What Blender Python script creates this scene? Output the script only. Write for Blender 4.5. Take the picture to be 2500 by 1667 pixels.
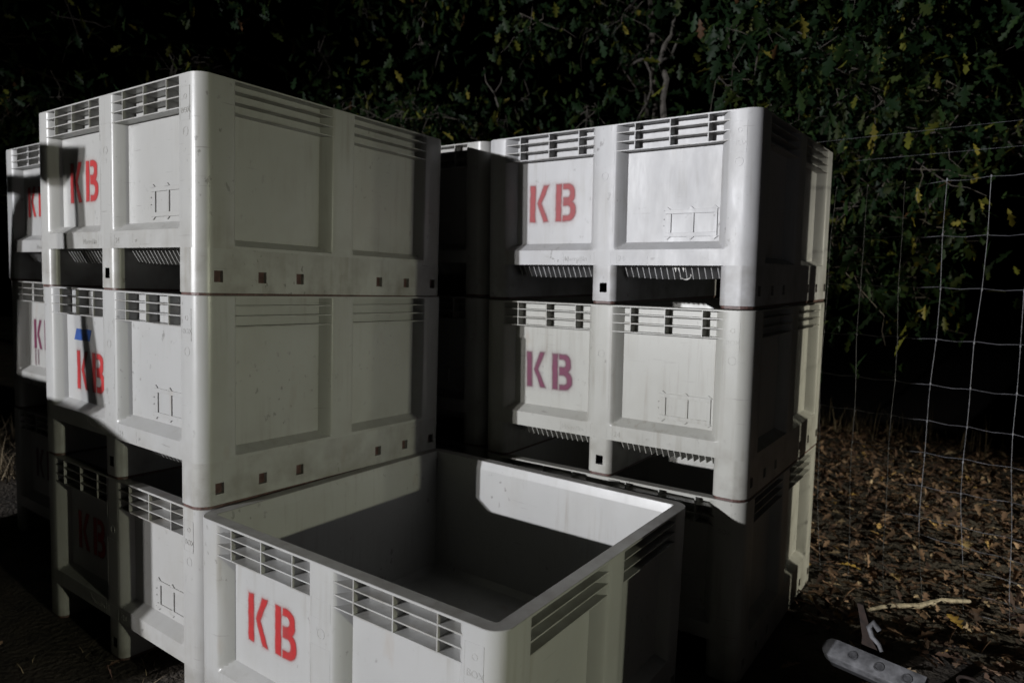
import bpy, bmesh, math, random
import numpy as np
from mathutils import Vector, Matrix

for o in list(bpy.data.objects):
    bpy.data.objects.remove(o)
SC = bpy.context.scene
COL = SC.collection
random.seed(7)
RNG = np.random.default_rng(11)

# ------------------------------------------------------------------ camera
CX, CY, CZ = 2.172, -1.259, 1.5315
YAW, PITCH, ROLL, FPX = 0.6213, 0.0825, -0.0318, 1698.6
fwd = Vector((-math.sin(YAW) * math.cos(PITCH), math.cos(YAW) * math.cos(PITCH), -math.sin(PITCH)))
r0 = Vector((math.cos(YAW), math.sin(YAW), 0))
u0 = r0.cross(fwd)
cr, sr = math.cos(ROLL), math.sin(ROLL)
rgt = cr * r0 - sr * u0
upv = sr * r0 + cr * u0
cam = bpy.data.cameras.new('camera')
camo = bpy.data.objects.new('camera', cam)
COL.objects.link(camo)
m = Matrix.Identity(4)
for i in range(3):
    m[i][0], m[i][1], m[i][2] = rgt[i], upv[i], -fwd[i]
m[0][3], m[1][3], m[2][3] = CX, CY, CZ
camo.matrix_world = m
cam.sensor_width = 36
cam.lens = 36 * FPX / 2500
cam.clip_start = 0.05
cam.clip_end = 600
cam.dof.use_dof = True
cam.dof.focus_distance = 2.25
cam.dof.aperture_fstop = 2.6
SC.camera = camo
CAM = Vector((CX, CY, CZ))


def at_depth(u, v, Z):
    """point seen at pixel (u, v) of the 2500 px wide photograph, Z metres in front of the camera"""
    return CAM + (fwd + rgt * ((u - 1250) / FPX) - upv * ((v - 833.5) / FPX)) * Z


# ------------------------------------------------------------------ night sky, exposure
world = bpy.data.worlds.new('World')
SC.world = world
world.use_nodes = True
wn = world.node_tree
bg = wn.nodes['Background']
sky = wn.nodes.new('ShaderNodeTexSky')
sky.sky_type = 'NISHITA'
sky.sun_disc = False
sky.sun_elevation = math.radians(-7)
sky.sun_rotation = math.radians(200)
wn.links.new(sky.outputs[0], bg.inputs[0])
bg.inputs[1].default_value = 0.002
SC.view_settings.view_transform = 'Standard'
SC.view_settings.look = 'None'
SC.view_settings.exposure = 0
SC.view_settings.gamma = 1
SC.view_settings.use_curve_mapping = False

# lamps read off the shadows, plus an added bank lamp (their stands are built further down, with the other things)
LAMP_MAIN = Vector((-3.6, -13.7, 3.27))
LAMP_BANK_FILL = Vector((7.8, 3.05, 2.3))  # fill lamp added to light the leafy bank and the right stack's rear
LAMP_LOW = Vector((8.5, -0.66, 1.6))
LAMP_LOW_B = Vector((8.5, -0.19, 1.6))
P_MAIN, P_SIDE = 11600, 290


def spot(name, loc, target, power, color, radius, deg, blend):
    l = bpy.data.lights.new(name, 'SPOT')
    l.energy = power
    l.color = color
    l.shadow_soft_size = radius
    l.spot_size = math.radians(deg)
    l.spot_blend = blend
    o = bpy.data.objects.new(name, l)
    COL.objects.link(o)
    o.location = loc
    o.rotation_euler = (Vector(target) - Vector(loc)).to_track_quat('-Z', 'Y').to_euler()
    return o


perp = Vector((0.967, -0.2535, 0))
spot('flood_lamp', LAMP_MAIN - perp * 0.13, (0.9, 1.3, 2.0), P_MAIN * 0.78, (0.945, 0.955, 1.0), 0.05, 52, 1.0)
spot('flood_lamp', LAMP_MAIN + perp * 0.13, (0.9, 1.3, 2.0), P_MAIN * 0.22, (0.97, 0.95, 0.93), 0.05, 52, 1.0)
spot('side_lamp', LAMP_LOW, (0.6, 0.35, 0.40), P_SIDE * 1.75, (0.98, 1.0, 0.75), 0.035, 42, 1.0)
spot('side_lamp', LAMP_LOW_B, (0.6, 0.35, 0.40), P_SIDE * 0.45, (0.98, 1.0, 0.75), 0.035, 42, 1.0)
spot('bank_fill_lamp', LAMP_BANK_FILL, (1.5, 3.9, 0.4), P_SIDE * 6.2, (1.0, 0.96, 0.78), 0.05, 52, 1.0)


# ------------------------------------------------------------------ materials
def mat(name):
    m = bpy.data.materials.new(name)
    m.use_nodes = True
    return m, m.node_tree.nodes, m.node_tree.links, m.node_tree.nodes['Principled BSDF']


def simple(name, col, rough=0.6, metal=0.0, noise=0.25, scale=30, bump=0.0):
    m, n, l, p = mat(name)
    tc = n.new('ShaderNodeTexCoord')
    nz = n.new('ShaderNodeTexNoise')
    nz.inputs['Scale'].default_value = scale
    nz.inputs['Detail'].default_value = 6
    l.new(tc.outputs['Object'], nz.inputs['Vector'])
    rp = n.new('ShaderNodeValToRGB')
    rp.color_ramp.elements[0].position = 0.3
    rp.color_ramp.elements[1].position = 0.72
    rp.color_ramp.elements[0].color = (*[c * (1 - noise) for c in col], 1)
    rp.color_ramp.elements[1].color = (*[min(1, c * (1 + noise)) for c in col], 1)
    l.new(nz.outputs['Fac'], rp.inputs['Fac'])
    l.new(rp.outputs['Color'], p.inputs['Base Color'])
    p.inputs['Roughness'].default_value = rough
    p.inputs['Metallic'].default_value = metal
    if bump:
        b = n.new('ShaderNodeBump')
        b.inputs['Strength'].default_value = bump
        b.inputs['Distance'].default_value = 0.01
        l.new(nz.outputs['Fac'], b.inputs['Height'])
        l.new(b.outputs['Normal'], p.inputs['Normal'])
    return m


def plastic(name, base, rough, streak, dirt, seed):
    """moulded white polypropylene: faint mottling, grime that runs in streaks, rubbed spots in the gloss"""
    m, n, l, p = mat(name)
    tc = n.new('ShaderNodeTexCoord')
    mp = n.new('ShaderNodeMapping')
    mp.inputs['Location'].default_value = (seed * 3.1, seed * 1.7, seed * 2.3)
    oi = n.new('ShaderNodeObjectInfo')
    om = n.new('ShaderNodeMath')
    om.operation = 'MULTIPLY'
    om.inputs[1].default_value = 37.0
    l.new(oi.outputs['Random'], om.inputs[0])
    va = n.new('ShaderNodeVectorMath')
    l.new(tc.outputs['Object'], va.inputs[0])
    l.new(om.outputs[0], va.inputs[1])
    l.new(va.outputs[0], mp.inputs['Vector'])

    def noise(scale, detail, sc=(1, 1, 1), rough_=0.55):
        q = n.new('ShaderNodeMapping')
        q.inputs['Scale'].default_value = sc
        l.new(mp.outputs[0], q.inputs['Vector'])
        t = n.new('ShaderNodeTexNoise')
        t.inputs['Scale'].default_value = scale
        t.inputs['Detail'].default_value = detail
        t.inputs['Roughness'].default_value = rough_
        l.new(q.outputs[0], t.inputs['Vector'])
        return t.outputs['Fac']

    def ramp(fac, a, b, ca, cb):
        r = n.new('ShaderNodeValToRGB')
        r.color_ramp.elements[0].position = a
        r.color_ramp.elements[1].position = b
        r.color_ramp.elements[0].color = (*ca, 1)
        r.color_ramp.elements[1].color = (*cb, 1)
        l.new(fac, r.inputs['Fac'])
        return r.outputs['Color']

    def mixc(fac, a, b):
        x = n.new('ShaderNodeMix')
        x.data_type = 'RGBA'
        l.new(fac, x.inputs[0])
        l.new(a, x.inputs[6])
        if isinstance(b, tuple):
            x.inputs[7].default_value = (*b, 1)
        else:
            l.new(b, x.inputs[7])
        return x.outputs[2]

    def mul(a, v):
        x = n.new('ShaderNodeMath')
        x.operation = 'MULTIPLY'
        l.new(a, x.inputs[0])
        if isinstance(v, float):
            x.inputs[1].default_value = v
        else:
            l.new(v, x.inputs[1])
        return x.outputs[0]

    col = ramp(noise(2.2, 4), 0.3, 0.7, [c * 0.94 for c in base], [c * 1.03 for c in base])
    # vertical grime streaks
    f1 = ramp(noise(1.0, 5, (38, 38, 2.2)), 0.52, 0.72, (0, 0, 0), (1, 1, 1))
    f2 = ramp(noise(2.6, 3), 0.45, 0.7, (0, 0, 0), (1, 1, 1))
    col = mixc(mul(mul(f1, f2), dirt * 0.7), col, (0.20, 0.18, 0.14))
    # dark scuff specks
    f3 = ramp(noise(42, 3, (1, 1, 0.7)), 0.635, 0.69, (0, 0, 0), (1, 1, 1))
    f4 = ramp(noise(3.7, 2), 0.50, 0.66, (0, 0, 0), (1, 1, 1))
    col = mixc(mul(mul(f3, f4), min(1.0, dirt * 0.75)), col, (0.09, 0.085, 0.075))
    # long thin scratches and rubbed black marks, mostly sideways
    f8 = ramp(noise(1.0, 3, (7, 7, 120)), 0.67, 0.72, (0, 0, 0), (1, 1, 1))
    f9 = ramp(noise(2.1, 2), 0.50, 0.62, (0, 0, 0), (1, 1, 1))
    col = mixc(mul(mul(f8, f9), dirt * 0.7), col, (0.12, 0.11, 0.10))
    # broad dull smudges
    f10 = ramp(noise(5.0, 7, (1, 1, 0.6), 0.65), 0.48, 0.70, (0, 0, 0), (1, 1, 1))
    col = mixc(mul(f10, dirt * 0.24), col, (0.24, 0.22, 0.175))
    # rusty tint here and there
    f5 = ramp(noise(7.0, 4, (1, 1, 0.35)), 0.66, 0.80, (0, 0, 0), (1, 1, 1))
    col = mixc(mul(f5, dirt * 0.55), col, (0.26, 0.17, 0.09))
    # handling grime near the foot and near the rim
    sep = n.new('ShaderNodeSeparateXYZ')
    l.new(tc.outputs['Object'], sep.inputs[0])
    low = n.new('ShaderNodeMapRange')
    low.inputs['From Min'].default_value = 0.30
    low.inputs['From Max'].default_value = 0.02
    l.new(sep.outputs['Z'], low.inputs['Value'])
    f6 = ramp(noise(9.0, 6), 0.42, 0.72, (0, 0, 0), (1, 1, 1))
    col = mixc(mul(mul(low.outputs[0], f6), min(1.0, dirt * 0.85)), col, (0.14, 0.125, 0.095))
    top = n.new('ShaderNodeMapRange')
    top.inputs['From Min'].default_value = 0.7285
    top.inputs['From Max'].default_value = 0.7297
    l.new(sep.outputs['Z'], top.inputs['Value'])
    f7 = ramp(noise(14.0, 6), 0.30, 0.66, (0.35, 0.35, 0.35), (1, 1, 1))
    col = mixc(mul(mul(top.outputs[0], f7), 0.62), col, (0.13, 0.115, 0.10))
    l.new(col, p.inputs['Base Color'])
    rr = n.new('ShaderNodeMapRange')
    rr.inputs['To Min'].default_value = rough - streak
    rr.inputs['To Max'].default_value = rough + streak
    l.new(noise(1.6, 6, (6, 6, 1.6), 0.7), rr.inputs['Value'])
    rr.inputs['From Min'].default_value = 0.3
    rr.inputs['From Max'].default_value = 0.7
    l.new(rr.outputs[0], p.inputs['Roughness'])
    p.inputs['Specular IOR Level'].default_value = 0.5
    b = n.new('ShaderNodeBump')
    b.inputs['Strength'].default_value = 0.25 if streak < 0.1 else 0.4
    b.inputs['Distance'].default_value = 0.004
    l.new(noise(3.0, 5, (3, 3, 1.2)), b.inputs['Height'])
    b2 = n.new('ShaderNodeBump')
    b2.inputs['Strength'].default_value = 0.06
    b2.inputs['Distance'].default_value = 0.001
    l.new(noise(260, 2), b2.inputs['Height'])
    l.new(b.outputs['Normal'], b2.inputs['Normal'])
    l.new(b2.outputs['Normal'], p.inputs['Normal'])
    return m


PL = [plastic('white_plastic_a', (0.365, 0.363, 0.348), 0.35, 0.07, 0.8, 1),
      plastic('white_plastic_b', (0.365, 0.365, 0.357), 0.36, 0.07, 0.7, 2),
      plastic('worn_glossy_plastic', (0.41, 0.41, 0.415), 0.46, 0.10, 0.8, 3),
      plastic('cream_plastic', (0.365, 0.363, 0.334), 0.37, 0.06, 0.8, 4),
      plastic('white_plastic_c', (0.36, 0.357, 0.345), 0.45, 0.05, 0.9, 5)]
M_SKID = simple('brown_skid', (0.085, 0.045, 0.038), 0.5, 0, 0.5, 60)
M_PLUG = simple('brown_plug', (0.10, 0.055, 0.05), 0.35, 0, 0.3, 40)
M_HOLE_SHADE = simple('hole_shade', (0.02, 0.02, 0.02), 0.9)  # near black lining paints the shade inside the open leg hole
M_STEEL = simple('galvanised_steel', (0.125, 0.125, 0.132), 0.7, 0.1, 0.6, 20, 0.5)
M_WIRE = simple('fence_wire', (0.13, 0.13, 0.14), 0.65, 0.2, 0.5, 20)
M_RUST = simple('rusty_iron', (0.018, 0.010, 0.007), 0.85, 0.1, 0.5, 40, 0.3)
M_BLACK = simple('black_steel', (0.03, 0.03, 0.032), 0.5, 0.2, 0.3, 20)
M_BOLT = simple('dull_bolt', (0.06, 0.06, 0.064), 0.6, 0.2, 0.5, 60)
M_GREEN = simple('shade_vehicle_paint', (0.04, 0.12, 0.04), 0.4, 0, 0.2, 6)
M_TYRE = simple('rubber', (0.02, 0.02, 0.02), 0.85)
M_TAPE = simple('blue_tape', (0.012, 0.065, 0.27), 0.55, 0, 0.1, 40)
M_WOOD = simple('weathered_wood', (0.22, 0.15, 0.09), 0.85, 0, 0.4, 14, 0.2)
M_BARK = simple('oak_bark', (0.07, 0.06, 0.05), 0.95, 0, 0.5, 22, 0.8)
M_PALE = simple('pale_bark', (0.08, 0.072, 0.062), 0.95, 0, 0.5, 30, 0.6)
M_STICK = simple('pale_stick', (0.42, 0.36, 0.27), 0.9, 0, 0.35, 40, 0.4)
M_SHRED = simple('white_shred', (0.62, 0.61, 0.58), 0.5)
M_GRASS = simple('dry_grass', (0.28, 0.22, 0.14), 0.9, 0, 0.4, 12)


def paint(name, col):
    m, n, l, p = mat(name)
    a = n.new('ShaderNodeAttribute')
    a.attribute_name = 'cover'
    t = n.new('ShaderNodeBsdfTransparent')
    mx = n.new('ShaderNodeMixShader')
    tc = n.new('ShaderNodeTexCoord')
    nz = n.new('ShaderNodeTexNoise')
    nz.inputs['Scale'].default_value = 60
    nz.inputs['Detail'].default_value = 5
    l.new(tc.outputs['Object'], nz.inputs['Vector'])
    r = n.new('ShaderNodeValToRGB')
    r.color_ramp.elements[0].color = (*[c * 0.8 for c in col], 1)
    r.color_ramp.elements[1].color = (*[min(1, c * 1.15 + 0.01) for c in col], 1)
    l.new(nz.outputs['Fac'], r.inputs['Fac'])
    l.new(r.outputs['Color'], p.inputs['Base Color'])
    p.inputs['Roughness'].default_value = 0.55
    l.new(a.outputs['Fac'], mx.inputs[0])
    l.new(t.outputs[0], mx.inputs[1])
    l.new(p.outputs[0], mx.inputs[2])
    l.new(mx.outputs[0], n['Material Output'].inputs['Surface'])
    return m


M_RED = paint('red_spray_paint', (0.36, 0.008, 0.009))
M_REDF = paint('faded_red_spray_paint', (0.28, 0.017, 0.022))
M_PURPLE = paint('purple_spray_paint', (0.115, 0.002, 0.040))


def leafmat(name, rough, trans):
    m, n, l, p = mat(name)
    a = n.new('ShaderNodeVertexColor')
    a.layer_name = 'Col'
    l.new(a.outputs[0], p.inputs['Base Color'])
    p.inputs['Roughness'].default_value = rough
    p.inputs['Specular IOR Level'].default_value = 0.12
    if trans:
        t = n.new('ShaderNodeBsdfTranslucent')
        l.new(a.outputs[0], t.inputs['Color'])
        mx = n.new('ShaderNodeMixShader')
        mx.inputs[0].default_value = trans
        l.new(p.outputs[0], mx.inputs[1])
        l.new(t.outputs[0], mx.inputs[2])
        l.new(mx.outputs[0], n['Material Output'].inputs['Surface'])
    return m


M_LEAF = leafmat('oak_leaf', 0.5, 0.25)
M_DEAD = leafmat('dead_leaf', 0.8, 0.0)

m, n, l, p = mat('earth')
tc = n.new('ShaderNodeTexCoord')
n1 = n.new('ShaderNodeTexNoise')
n1.inputs['Scale'].default_value = 3.0
n1.inputs['Detail'].default_value = 9
n1.inputs['Roughness'].default_value = 0.7
l.new(tc.outputs['Object'], n1.inputs['Vector'])
r = n.new('ShaderNodeValToRGB')
r.color_ramp.elements[0].position = 0.35
r.color_ramp.elements[1].position = 0.7
r.color_ramp.elements[0].color = (0.022, 0.018, 0.014, 1)
r.color_ramp.elements[1].color = (0.085, 0.068, 0.05, 1)
l.new(n1.outputs['Fac'], r.inputs['Fac'])
l.new(r.outputs['Color'], p.inputs['Base Color'])
p.inputs['Roughness'].default_value = 1.0
n2 = n.new('ShaderNodeTexNoise')
n2.inputs['Scale'].default_value = 40
n2.inputs['Detail'].default_value = 6
l.new(tc.outputs['Object'], n2.inputs['Vector'])
b = n.new('ShaderNodeBump')
b.inputs['Strength'].default_value = 0.8
b.inputs['Distance'].default_value = 0.03
l.new(n2.outputs['Fac'], b.inputs['Height'])
l.new(b.outputs['Normal'], p.inputs['Normal'])
M_EARTH = m


# ------------------------------------------------------------------ helpers
def link(name, data, parent=None, loc=None, rot=None):
    o = bpy.data.objects.new(name, data)
    COL.objects.link(o)
    if parent:
        o.parent = parent
    if loc is not None:
        o.location = loc
    if rot is not None:
        o.rotation_euler = rot
    return o


def tag(o, label=None, cat=None, group=None, kind=None):
    for k, v in (('label', label), ('category', cat), ('group', group), ('kind', kind)):
        if v:
            o[k] = v
    return o


def mesh(name, V, F, mats, smooth=None, mi=None):
    me = bpy.data.meshes.new(name)
    me.from_pydata([tuple(v) for v in V], [], F)
    for x in (mats if isinstance(mats, (list, tuple)) else [mats]):
        me.materials.append(x)
    if mi is not None:
        me.polygons.foreach_set('material_index', mi)
    if smooth is not None:
        me.polygons.foreach_set('use_smooth', [True] * len(me.polygons))
        me.update()
        me.set_sharp_from_angle(angle=math.radians(smooth))
    me.update()
    return me


class MB:
    def __init__(s):
        s.V, s.F = [], []

    def add(s, V, F):
        k = len(s.V)
        s.V += [tuple(v) for v in V]
        s.F += [tuple(i + k for i in f) for f in F]

    def box(s, a, b):
        x0, y0, z0 = a
        x1, y1, z1 = b
        s.add([(x0, y0, z0), (x1, y0, z0), (x1, y1, z0), (x0, y1, z0), (x0, y0, z1), (x1, y0, z1), (x1, y1, z1), (x0, y1, z1)],
              [(0, 3, 2, 1), (4, 5, 6, 7), (0, 1, 5, 4), (1, 2, 6, 5), (2, 3, 7, 6), (3, 0, 4, 7)])

    def tube(s, pts, rad, n=6, cap=True):
        pts = [Vector(p) for p in pts]
        if not isinstance(rad, (list, tuple)):
            rad = [rad] * len(pts)
        V, F = [], []
        prev = None
        for i, p in enumerate(pts):
            t = (pts[min(i + 1, len(pts) - 1)] - pts[max(i - 1, 0)]).normalized()
            if prev is None:
                a = t.cross(Vector((0, 0, 1)) if abs(t.z) < 0.9 else Vector((1, 0, 0))).normalized()
            else:
                a = (prev - t * prev.dot(t)).normalized()
            prev = a
            b_ = t.cross(a)
            for k in range(n):
                an = 2 * math.pi * k / n
                V.append(p + (a * math.cos(an) + b_ * math.sin(an)) * rad[i])
        for i in range(len(pts) - 1):
            for k in range(n):
                k2 = (k + 1) % n
                F.append((i * n + k, i * n + k2, (i + 1) * n + k2, (i + 1) * n + k))
        if cap:
            F.append(tuple(range(n))[::-1])
            F.append(tuple((len(pts) - 1) * n + k for k in range(n)))
        s.add(V, F)

    def cyl(s, c, r, h, n=16, axis='z'):
        c = Vector(c)
        d = {'x': Vector((1, 0, 0)), 'y': Vector((0, 1, 0)), 'z': Vector((0, 0, 1))}[axis]
        s.tube([c - d * h / 2, c + d * h / 2], r, n)

    def mesh(s, name, m, smooth=None):
        return mesh(name, s.V, s.F, m, smooth)


def bevelled(me, w, seg=2):
    bm = bmesh.new()
    bm.from_mesh(me)
    bmesh.ops.bevel(bm, geom=bm.edges[:] + bm.verts[:], offset=w, segments=seg, affect='EDGES', profile=0.5)
    bm.to_mesh(me)
    bm.free()
    me.polygons.foreach_set('use_smooth', [True] * len(me.polygons))
    me.set_sharp_from_angle(angle=math.radians(35))
    return me


def font_mesh(name, txt, size, depth, mt):
    c = bpy.data.curves.new(name, 'FONT')
    c.body = txt
    c.size = size
    c.extrude = depth
    c.align_x = 'LEFT'
    o = bpy.data.objects.new(name, c)
    COL.objects.link(o)
    dg = bpy.context.evaluated_depsgraph_get()
    me = bpy.data.meshes.new_from_object(o.evaluated_get(dg))
    bpy.data.objects.remove(o)
    bpy.data.curves.remove(c)
    me.materials.clear()
    me.materials.append(mt)
    return me


# ------------------------------------------------------------------ ground
CREST = 6.95


def smooth01(x):
    x = max(0.0, min(1.0, x))
    return x * x * (3 - 2 * x)


def gz(x, y):
    z = -0.016 * smooth01((x - 0.1) / 1.1) * (1 - smooth01((y - 0.9) / 0.6))
    if y > 1.35:
        z += 0.0255 * (min(y, 2.7) - 1.35) * (1 - smooth01((-x - 3) / 3))
    bump = 0.02 * math.sin(1.9 * x + 0.7) * math.sin(1.4 * y) + 0.02 * math.sin(3.7 * x + 2.0 * y)
    far = smooth01((y - 2.75) / 1.0) if x > -3.5 else 1
    out = max(far, smooth01((-y - 0.4) / 1.0), smooth01((x - 2.0) / 0.8), smooth01((-x - 2.8) / 1.0))
    z += bump * out
    c = CREST + 0.25 * math.sin(0.8 * x + 1) + 0.12 * math.sin(2.3 * x)
    if y > c:
        t = min(y - c, 9.0)
        z -= 0.55 * t * smooth01(t / 0.8)
    return z


def axis_lines(lo, hi, core0, core1, fine, n):
    a = list(np.arange(core0, core1 + 1e-6, fine))
    g = [core0 - (core0 - lo) * (i / n) ** 2 for i in range(n, 0, -1)]
    h = [core1 + (hi - core1) * (i / n) ** 2 for i in range(1, n + 1)]
    return g + a + h


xs = axis_lines(-220, 220, -8, 8, 0.16, 16)
ys = axis_lines(-220, 220, -6, 12, 0.16, 16)
GV = [(x, y, gz(x, y)) for y in ys for x in xs]
nx = len(xs)
GF = [(j * nx + i, j * nx + i + 1, (j + 1) * nx + i + 1, (j + 1) * nx + i) for j in range(len(ys) - 1) for i in range(nx - 1)]
tag(link('ground', mesh('ground', GV, GF, M_EARTH, 60)), kind='structure')

# ------------------------------------------------------------------ the bin
W, D, P = 1.2528, 1.2149, 0.73
HX, HY = W / 2, D / 2
B0, Z1 = 0.0115, 0.161
RC = 0.055      # corner radius
E = 0.045       # panel recess
FRONT = dict(flat_c=0.047, deep_c=0.083, flat_e=HX - 0.111, deep_e=HX - 0.1525, z2=0.224, z3=0.255, h=HX)
SIDE = dict(flat_c=0.050, deep_c=0.083, flat_e=HY - 0.129, deep_e=HY - 0.158, z2=0.172, z3=0.196, h=HY)


def lateral(sd, t):
    t = abs(t)
    if t <= sd['flat_c'] or t >= sd['flat_e']:
        return 0.0
    if t < sd['deep_c']:
        q = (t - sd['flat_c']) / (sd['deep_c'] - sd['flat_c'])
    elif t > sd['deep_e']:
        q = (sd['flat_e'] - t) / (sd['flat_e'] - sd['deep_e'])
    else:
        return 1.0
    return min(1.0, q) ** 1.5


def recess(sd, t, z):
    v = max(0.0, min(1.0, (z - sd['z2']) / (sd['z3'] - sd['z2'])))
    return E * min(lateral(sd, t), v)


def side_lines(sd):
    q = [0, 0.1, 0.25, 0.45, 0.7, 0.9, 1]
    p = [0.0, sd['flat_c'] * 0.5]
    p += [sd['flat_c'] + (sd['deep_c'] - sd['flat_c']) * k for k in q]
    p += list(np.linspace(sd['deep_c'], sd['deep_e'], 8)[1:-1])
    p += [sd['deep_e'] + (sd['flat_e'] - sd['deep_e']) * k for k in (0, 0.1, 0.3, 0.55, 0.75, 0.9, 1)]
    p += [(sd['flat_e'] + sd['h'] - RC) / 2, sd['h'] - RC]
    return sorted(set([-x for x in p] + p))


def perimeter():
    """(position, outward normal, side, t) counter-clockwise from the front-left"""
    out = []
    sides = [(FRONT, lambda t: (t, -HY), (0, -1), (HX - RC, -HY + RC), -90),
             (SIDE, lambda t: (HX, t), (1, 0), (HX - RC, HY - RC), 0),
             (FRONT, lambda t: (-t, HY), (0, 1), (-HX + RC, HY - RC), 90),
             (SIDE, lambda t: (-HX, -t), (-1, 0), (-HX + RC, -HY + RC), 180)]
    for sd, f, nrm, cc, a0 in sides:
        for t in side_lines(sd):
            out.append((f(t), nrm, sd, t))
        for k in range(1, 8):
            a = math.radians(a0 + 90 * k / 8)
            out.append(((cc[0] + RC * math.cos(a), cc[1] + RC * math.sin(a)), (math.cos(a), math.sin(a)), None, 0))
    return out


def bin_body():
    per = perimeter()
    n = len(per)
    zs = [Z1 + 0.002, Z1 + 0.004, 0.172, 0.178, 0.184, 0.190, 0.196, 0.21, 0.220, 0.224, 0.232, 0.240, 0.248, 0.255, 0.262]
    zs = [Z1] + zs + list(np.linspace(0.30, P - 0.012, 9)) + [P - 0.007]
    V, F = [], []
    rings = []

    def ring(fn):
        k = len(V)
        for (p, nr, sd, t) in per:
            V.append(fn(p, nr, sd, t))
        rings.append(k)

    # underside lip, then outside face going up
    ring(lambda p, nr, sd, t: (p[0] - nr[0] * 0.05, p[1] - nr[1] * 0.05, Z1 + 0.0045))
    ring(lambda p, nr, sd, t: (p[0] - nr[0] * 0.05, p[1] - nr[1] * 0.05, Z1))
    ring(lambda p, nr, sd, t: (p[0], p[1], Z1))
    for z in zs[1:]:
        def fn(p, nr, sd, t, z=z):
            d = recess(sd, t, z) if sd else 0
            return (p[0] - nr[0] * d, p[1] - nr[1] * d, z)
        ring(fn)
    # the rim plate
    for d, z in ((0.0, P - 0.0065), (0.0, P - 0.002), (0.002, P), (0.043, P), (0.0455, P - 0.002), (0.052, P - 0.036), (0.0525, P - 0.039), (0.058, 0.20)):
        ring(lambda p, nr, sd, t, d=d, z=z: (p[0] - nr[0] * d, p[1] - nr[1] * d, z))
    ring(lambda p, nr, sd, t: (p[0] * 0.86, p[1] * 0.86, 0.178))
    for a, b_ in zip(rings, rings[1:]):
        for i in range(n):
            j = (i + 1) % n
            F.append((a + i, a + j, b_ + j, b_ + i))
    F.append(tuple(rings[-1] + i for i in range(n)))
    F.append(tuple(rings[0] + i for i in range(n))[::-1])
    return V, F


def rounded_loop(x0, x1, y0, y1, r, extra):
    """ccw loop of (x, y, nx, ny, tag); r = radii of corners (x1,y0),(x1,y1),(x0,y1),(x0,y0); extra = break points per side"""
    out = []
    cs = [((x1, y0), r[0], -90), ((x1, y1), r[1], 0), ((x0, y1), r[2], 90), ((x0, y0), r[3], 180)]
    ends = []
    sides = [('f', (x0 + r[3], y0), (x1 - r[0], y0), (0, -1)), ('r', (x1, y0 + r[0]), (x1, y1 - r[1]), (1, 0)),
             ('b', (x1 - r[1], y1), (x0 + r[2], y1), (0, 1)), ('l', (x0, y1 - r[2]), (x0, y0 + r[3]), (-1, 0))]
    for (nm, a, b_, nr), ((cx, cy), rr, a0) in zip(sides, cs):
        ax = 0 if nm in 'fb' else 1
        br = [q for q in extra.get(nm, [])]
        pts = sorted([a[ax], b_[ax]] + br, reverse=(b_[ax] < a[ax]))
        for q in pts:
            out.append(((q, a[1]) if ax == 0 else (a[0], q)) + nr + (nm,))
        sx = -1 if cx == x1 else 1
        sy = -1 if cy == y1 else 1
        c = (cx + sx * rr, cy + sy * rr)
        for k in range(1, 7):
            an = math.radians(a0 + 90 * k / 7)
            out.append((c[0] + rr * math.cos(an), c[1] + rr * math.sin(an), math.cos(an), math.sin(an), 'c'))
    return out


HZ0, HZ1 = 0.048, 0.087


def runner(x0, x1, rad, holes):
    """one foot beam running front to back; holes = {side: [(a, b, plugged)]}: square pockets"""
    extra = {k: [q for h in v for q in h[:2]] for k, v in holes.items()}
    lp = rounded_loop(x0, x1, -HY, HY, rad, extra)
    n = len(lp)
    zs = [B0, HZ0, HZ1, Z1]
    V = [(q[0], q[1], z) for z in zs for q in lp]
    F, MI = [], []
    for a in range(3):
        for i in range(n):
            j = (i + 1) % n
            hole = None
            if a == 1 and lp[i][4] == lp[j][4] and lp[i][4] in holes:
                ax = 0 if lp[i][4] in 'fb' else 1
                lo, hi = sorted((lp[i][ax], lp[j][ax]))
                for h in holes[lp[i][4]]:
                    if abs(lo - min(h[:2])) < 1e-6 and abs(hi - max(h[:2])) < 1e-6:
                        hole = h
            f = (a * n + i, a * n + j, (a + 1) * n + j, (a + 1) * n + i)
            if hole is None:
                F.append(f)
                MI.append(0)
            else:
                dp = 0.017 if hole[2] else 0.06
                k = len(V)
                for q in f:
                    x, y, z = V[q]
                    V.append((x - lp[i][2] * dp, y - lp[i][3] * dp, z))
                for c in range(4):
                    c2 = (c + 1) % 4
                    F.append((f[c], f[c2], k + c2, k + c))
                    MI.append(0 if hole[2] else 2)
                F.append((k, k + 1, k + 2, k + 3))
                MI.append(1 if hole[2] else 2)
    F.append(tuple(range(n))[::-1])
    MI.append(0)
    skid = [(q[0] - q[2] * 0.004, q[1] - q[3] * 0.004, z) for z in (0.0, B0 + 0.002) for q in lp]
    SF = [(i, (i + 1) % n, n + (i + 1) % n, n + i) for i in range(n)] + [tuple(range(n))[::-1], tuple(range(n, 2 * n))]
    return (V, F, MI), (skid, SF)


SH = [-0.535, -0.365, -0.2026, 0.2026, 0.365, 0.535]
sideh = [(y - 0.0165, y + 0.0165, True) for y in SH]
RUNR = runner(HX - 0.133, HX, (RC, RC, 0.03, 0.03), {'r': sideh, 'f': [(HX - 0.080, HX - 0.047, True)]})
RUNL = runner(-HX, -HX + 0.133, (0.03, 0.03, RC, RC), {'l': sideh, 'f': [(-HX + 0.047, -HX + 0.080, True)]})
RUNC = runner(-0.058, 0.058, (0.03, 0.03, 0.03, 0.03), {'f': [(-0.013, 0.021, False)]})
bodyVF = bin_body()


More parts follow.
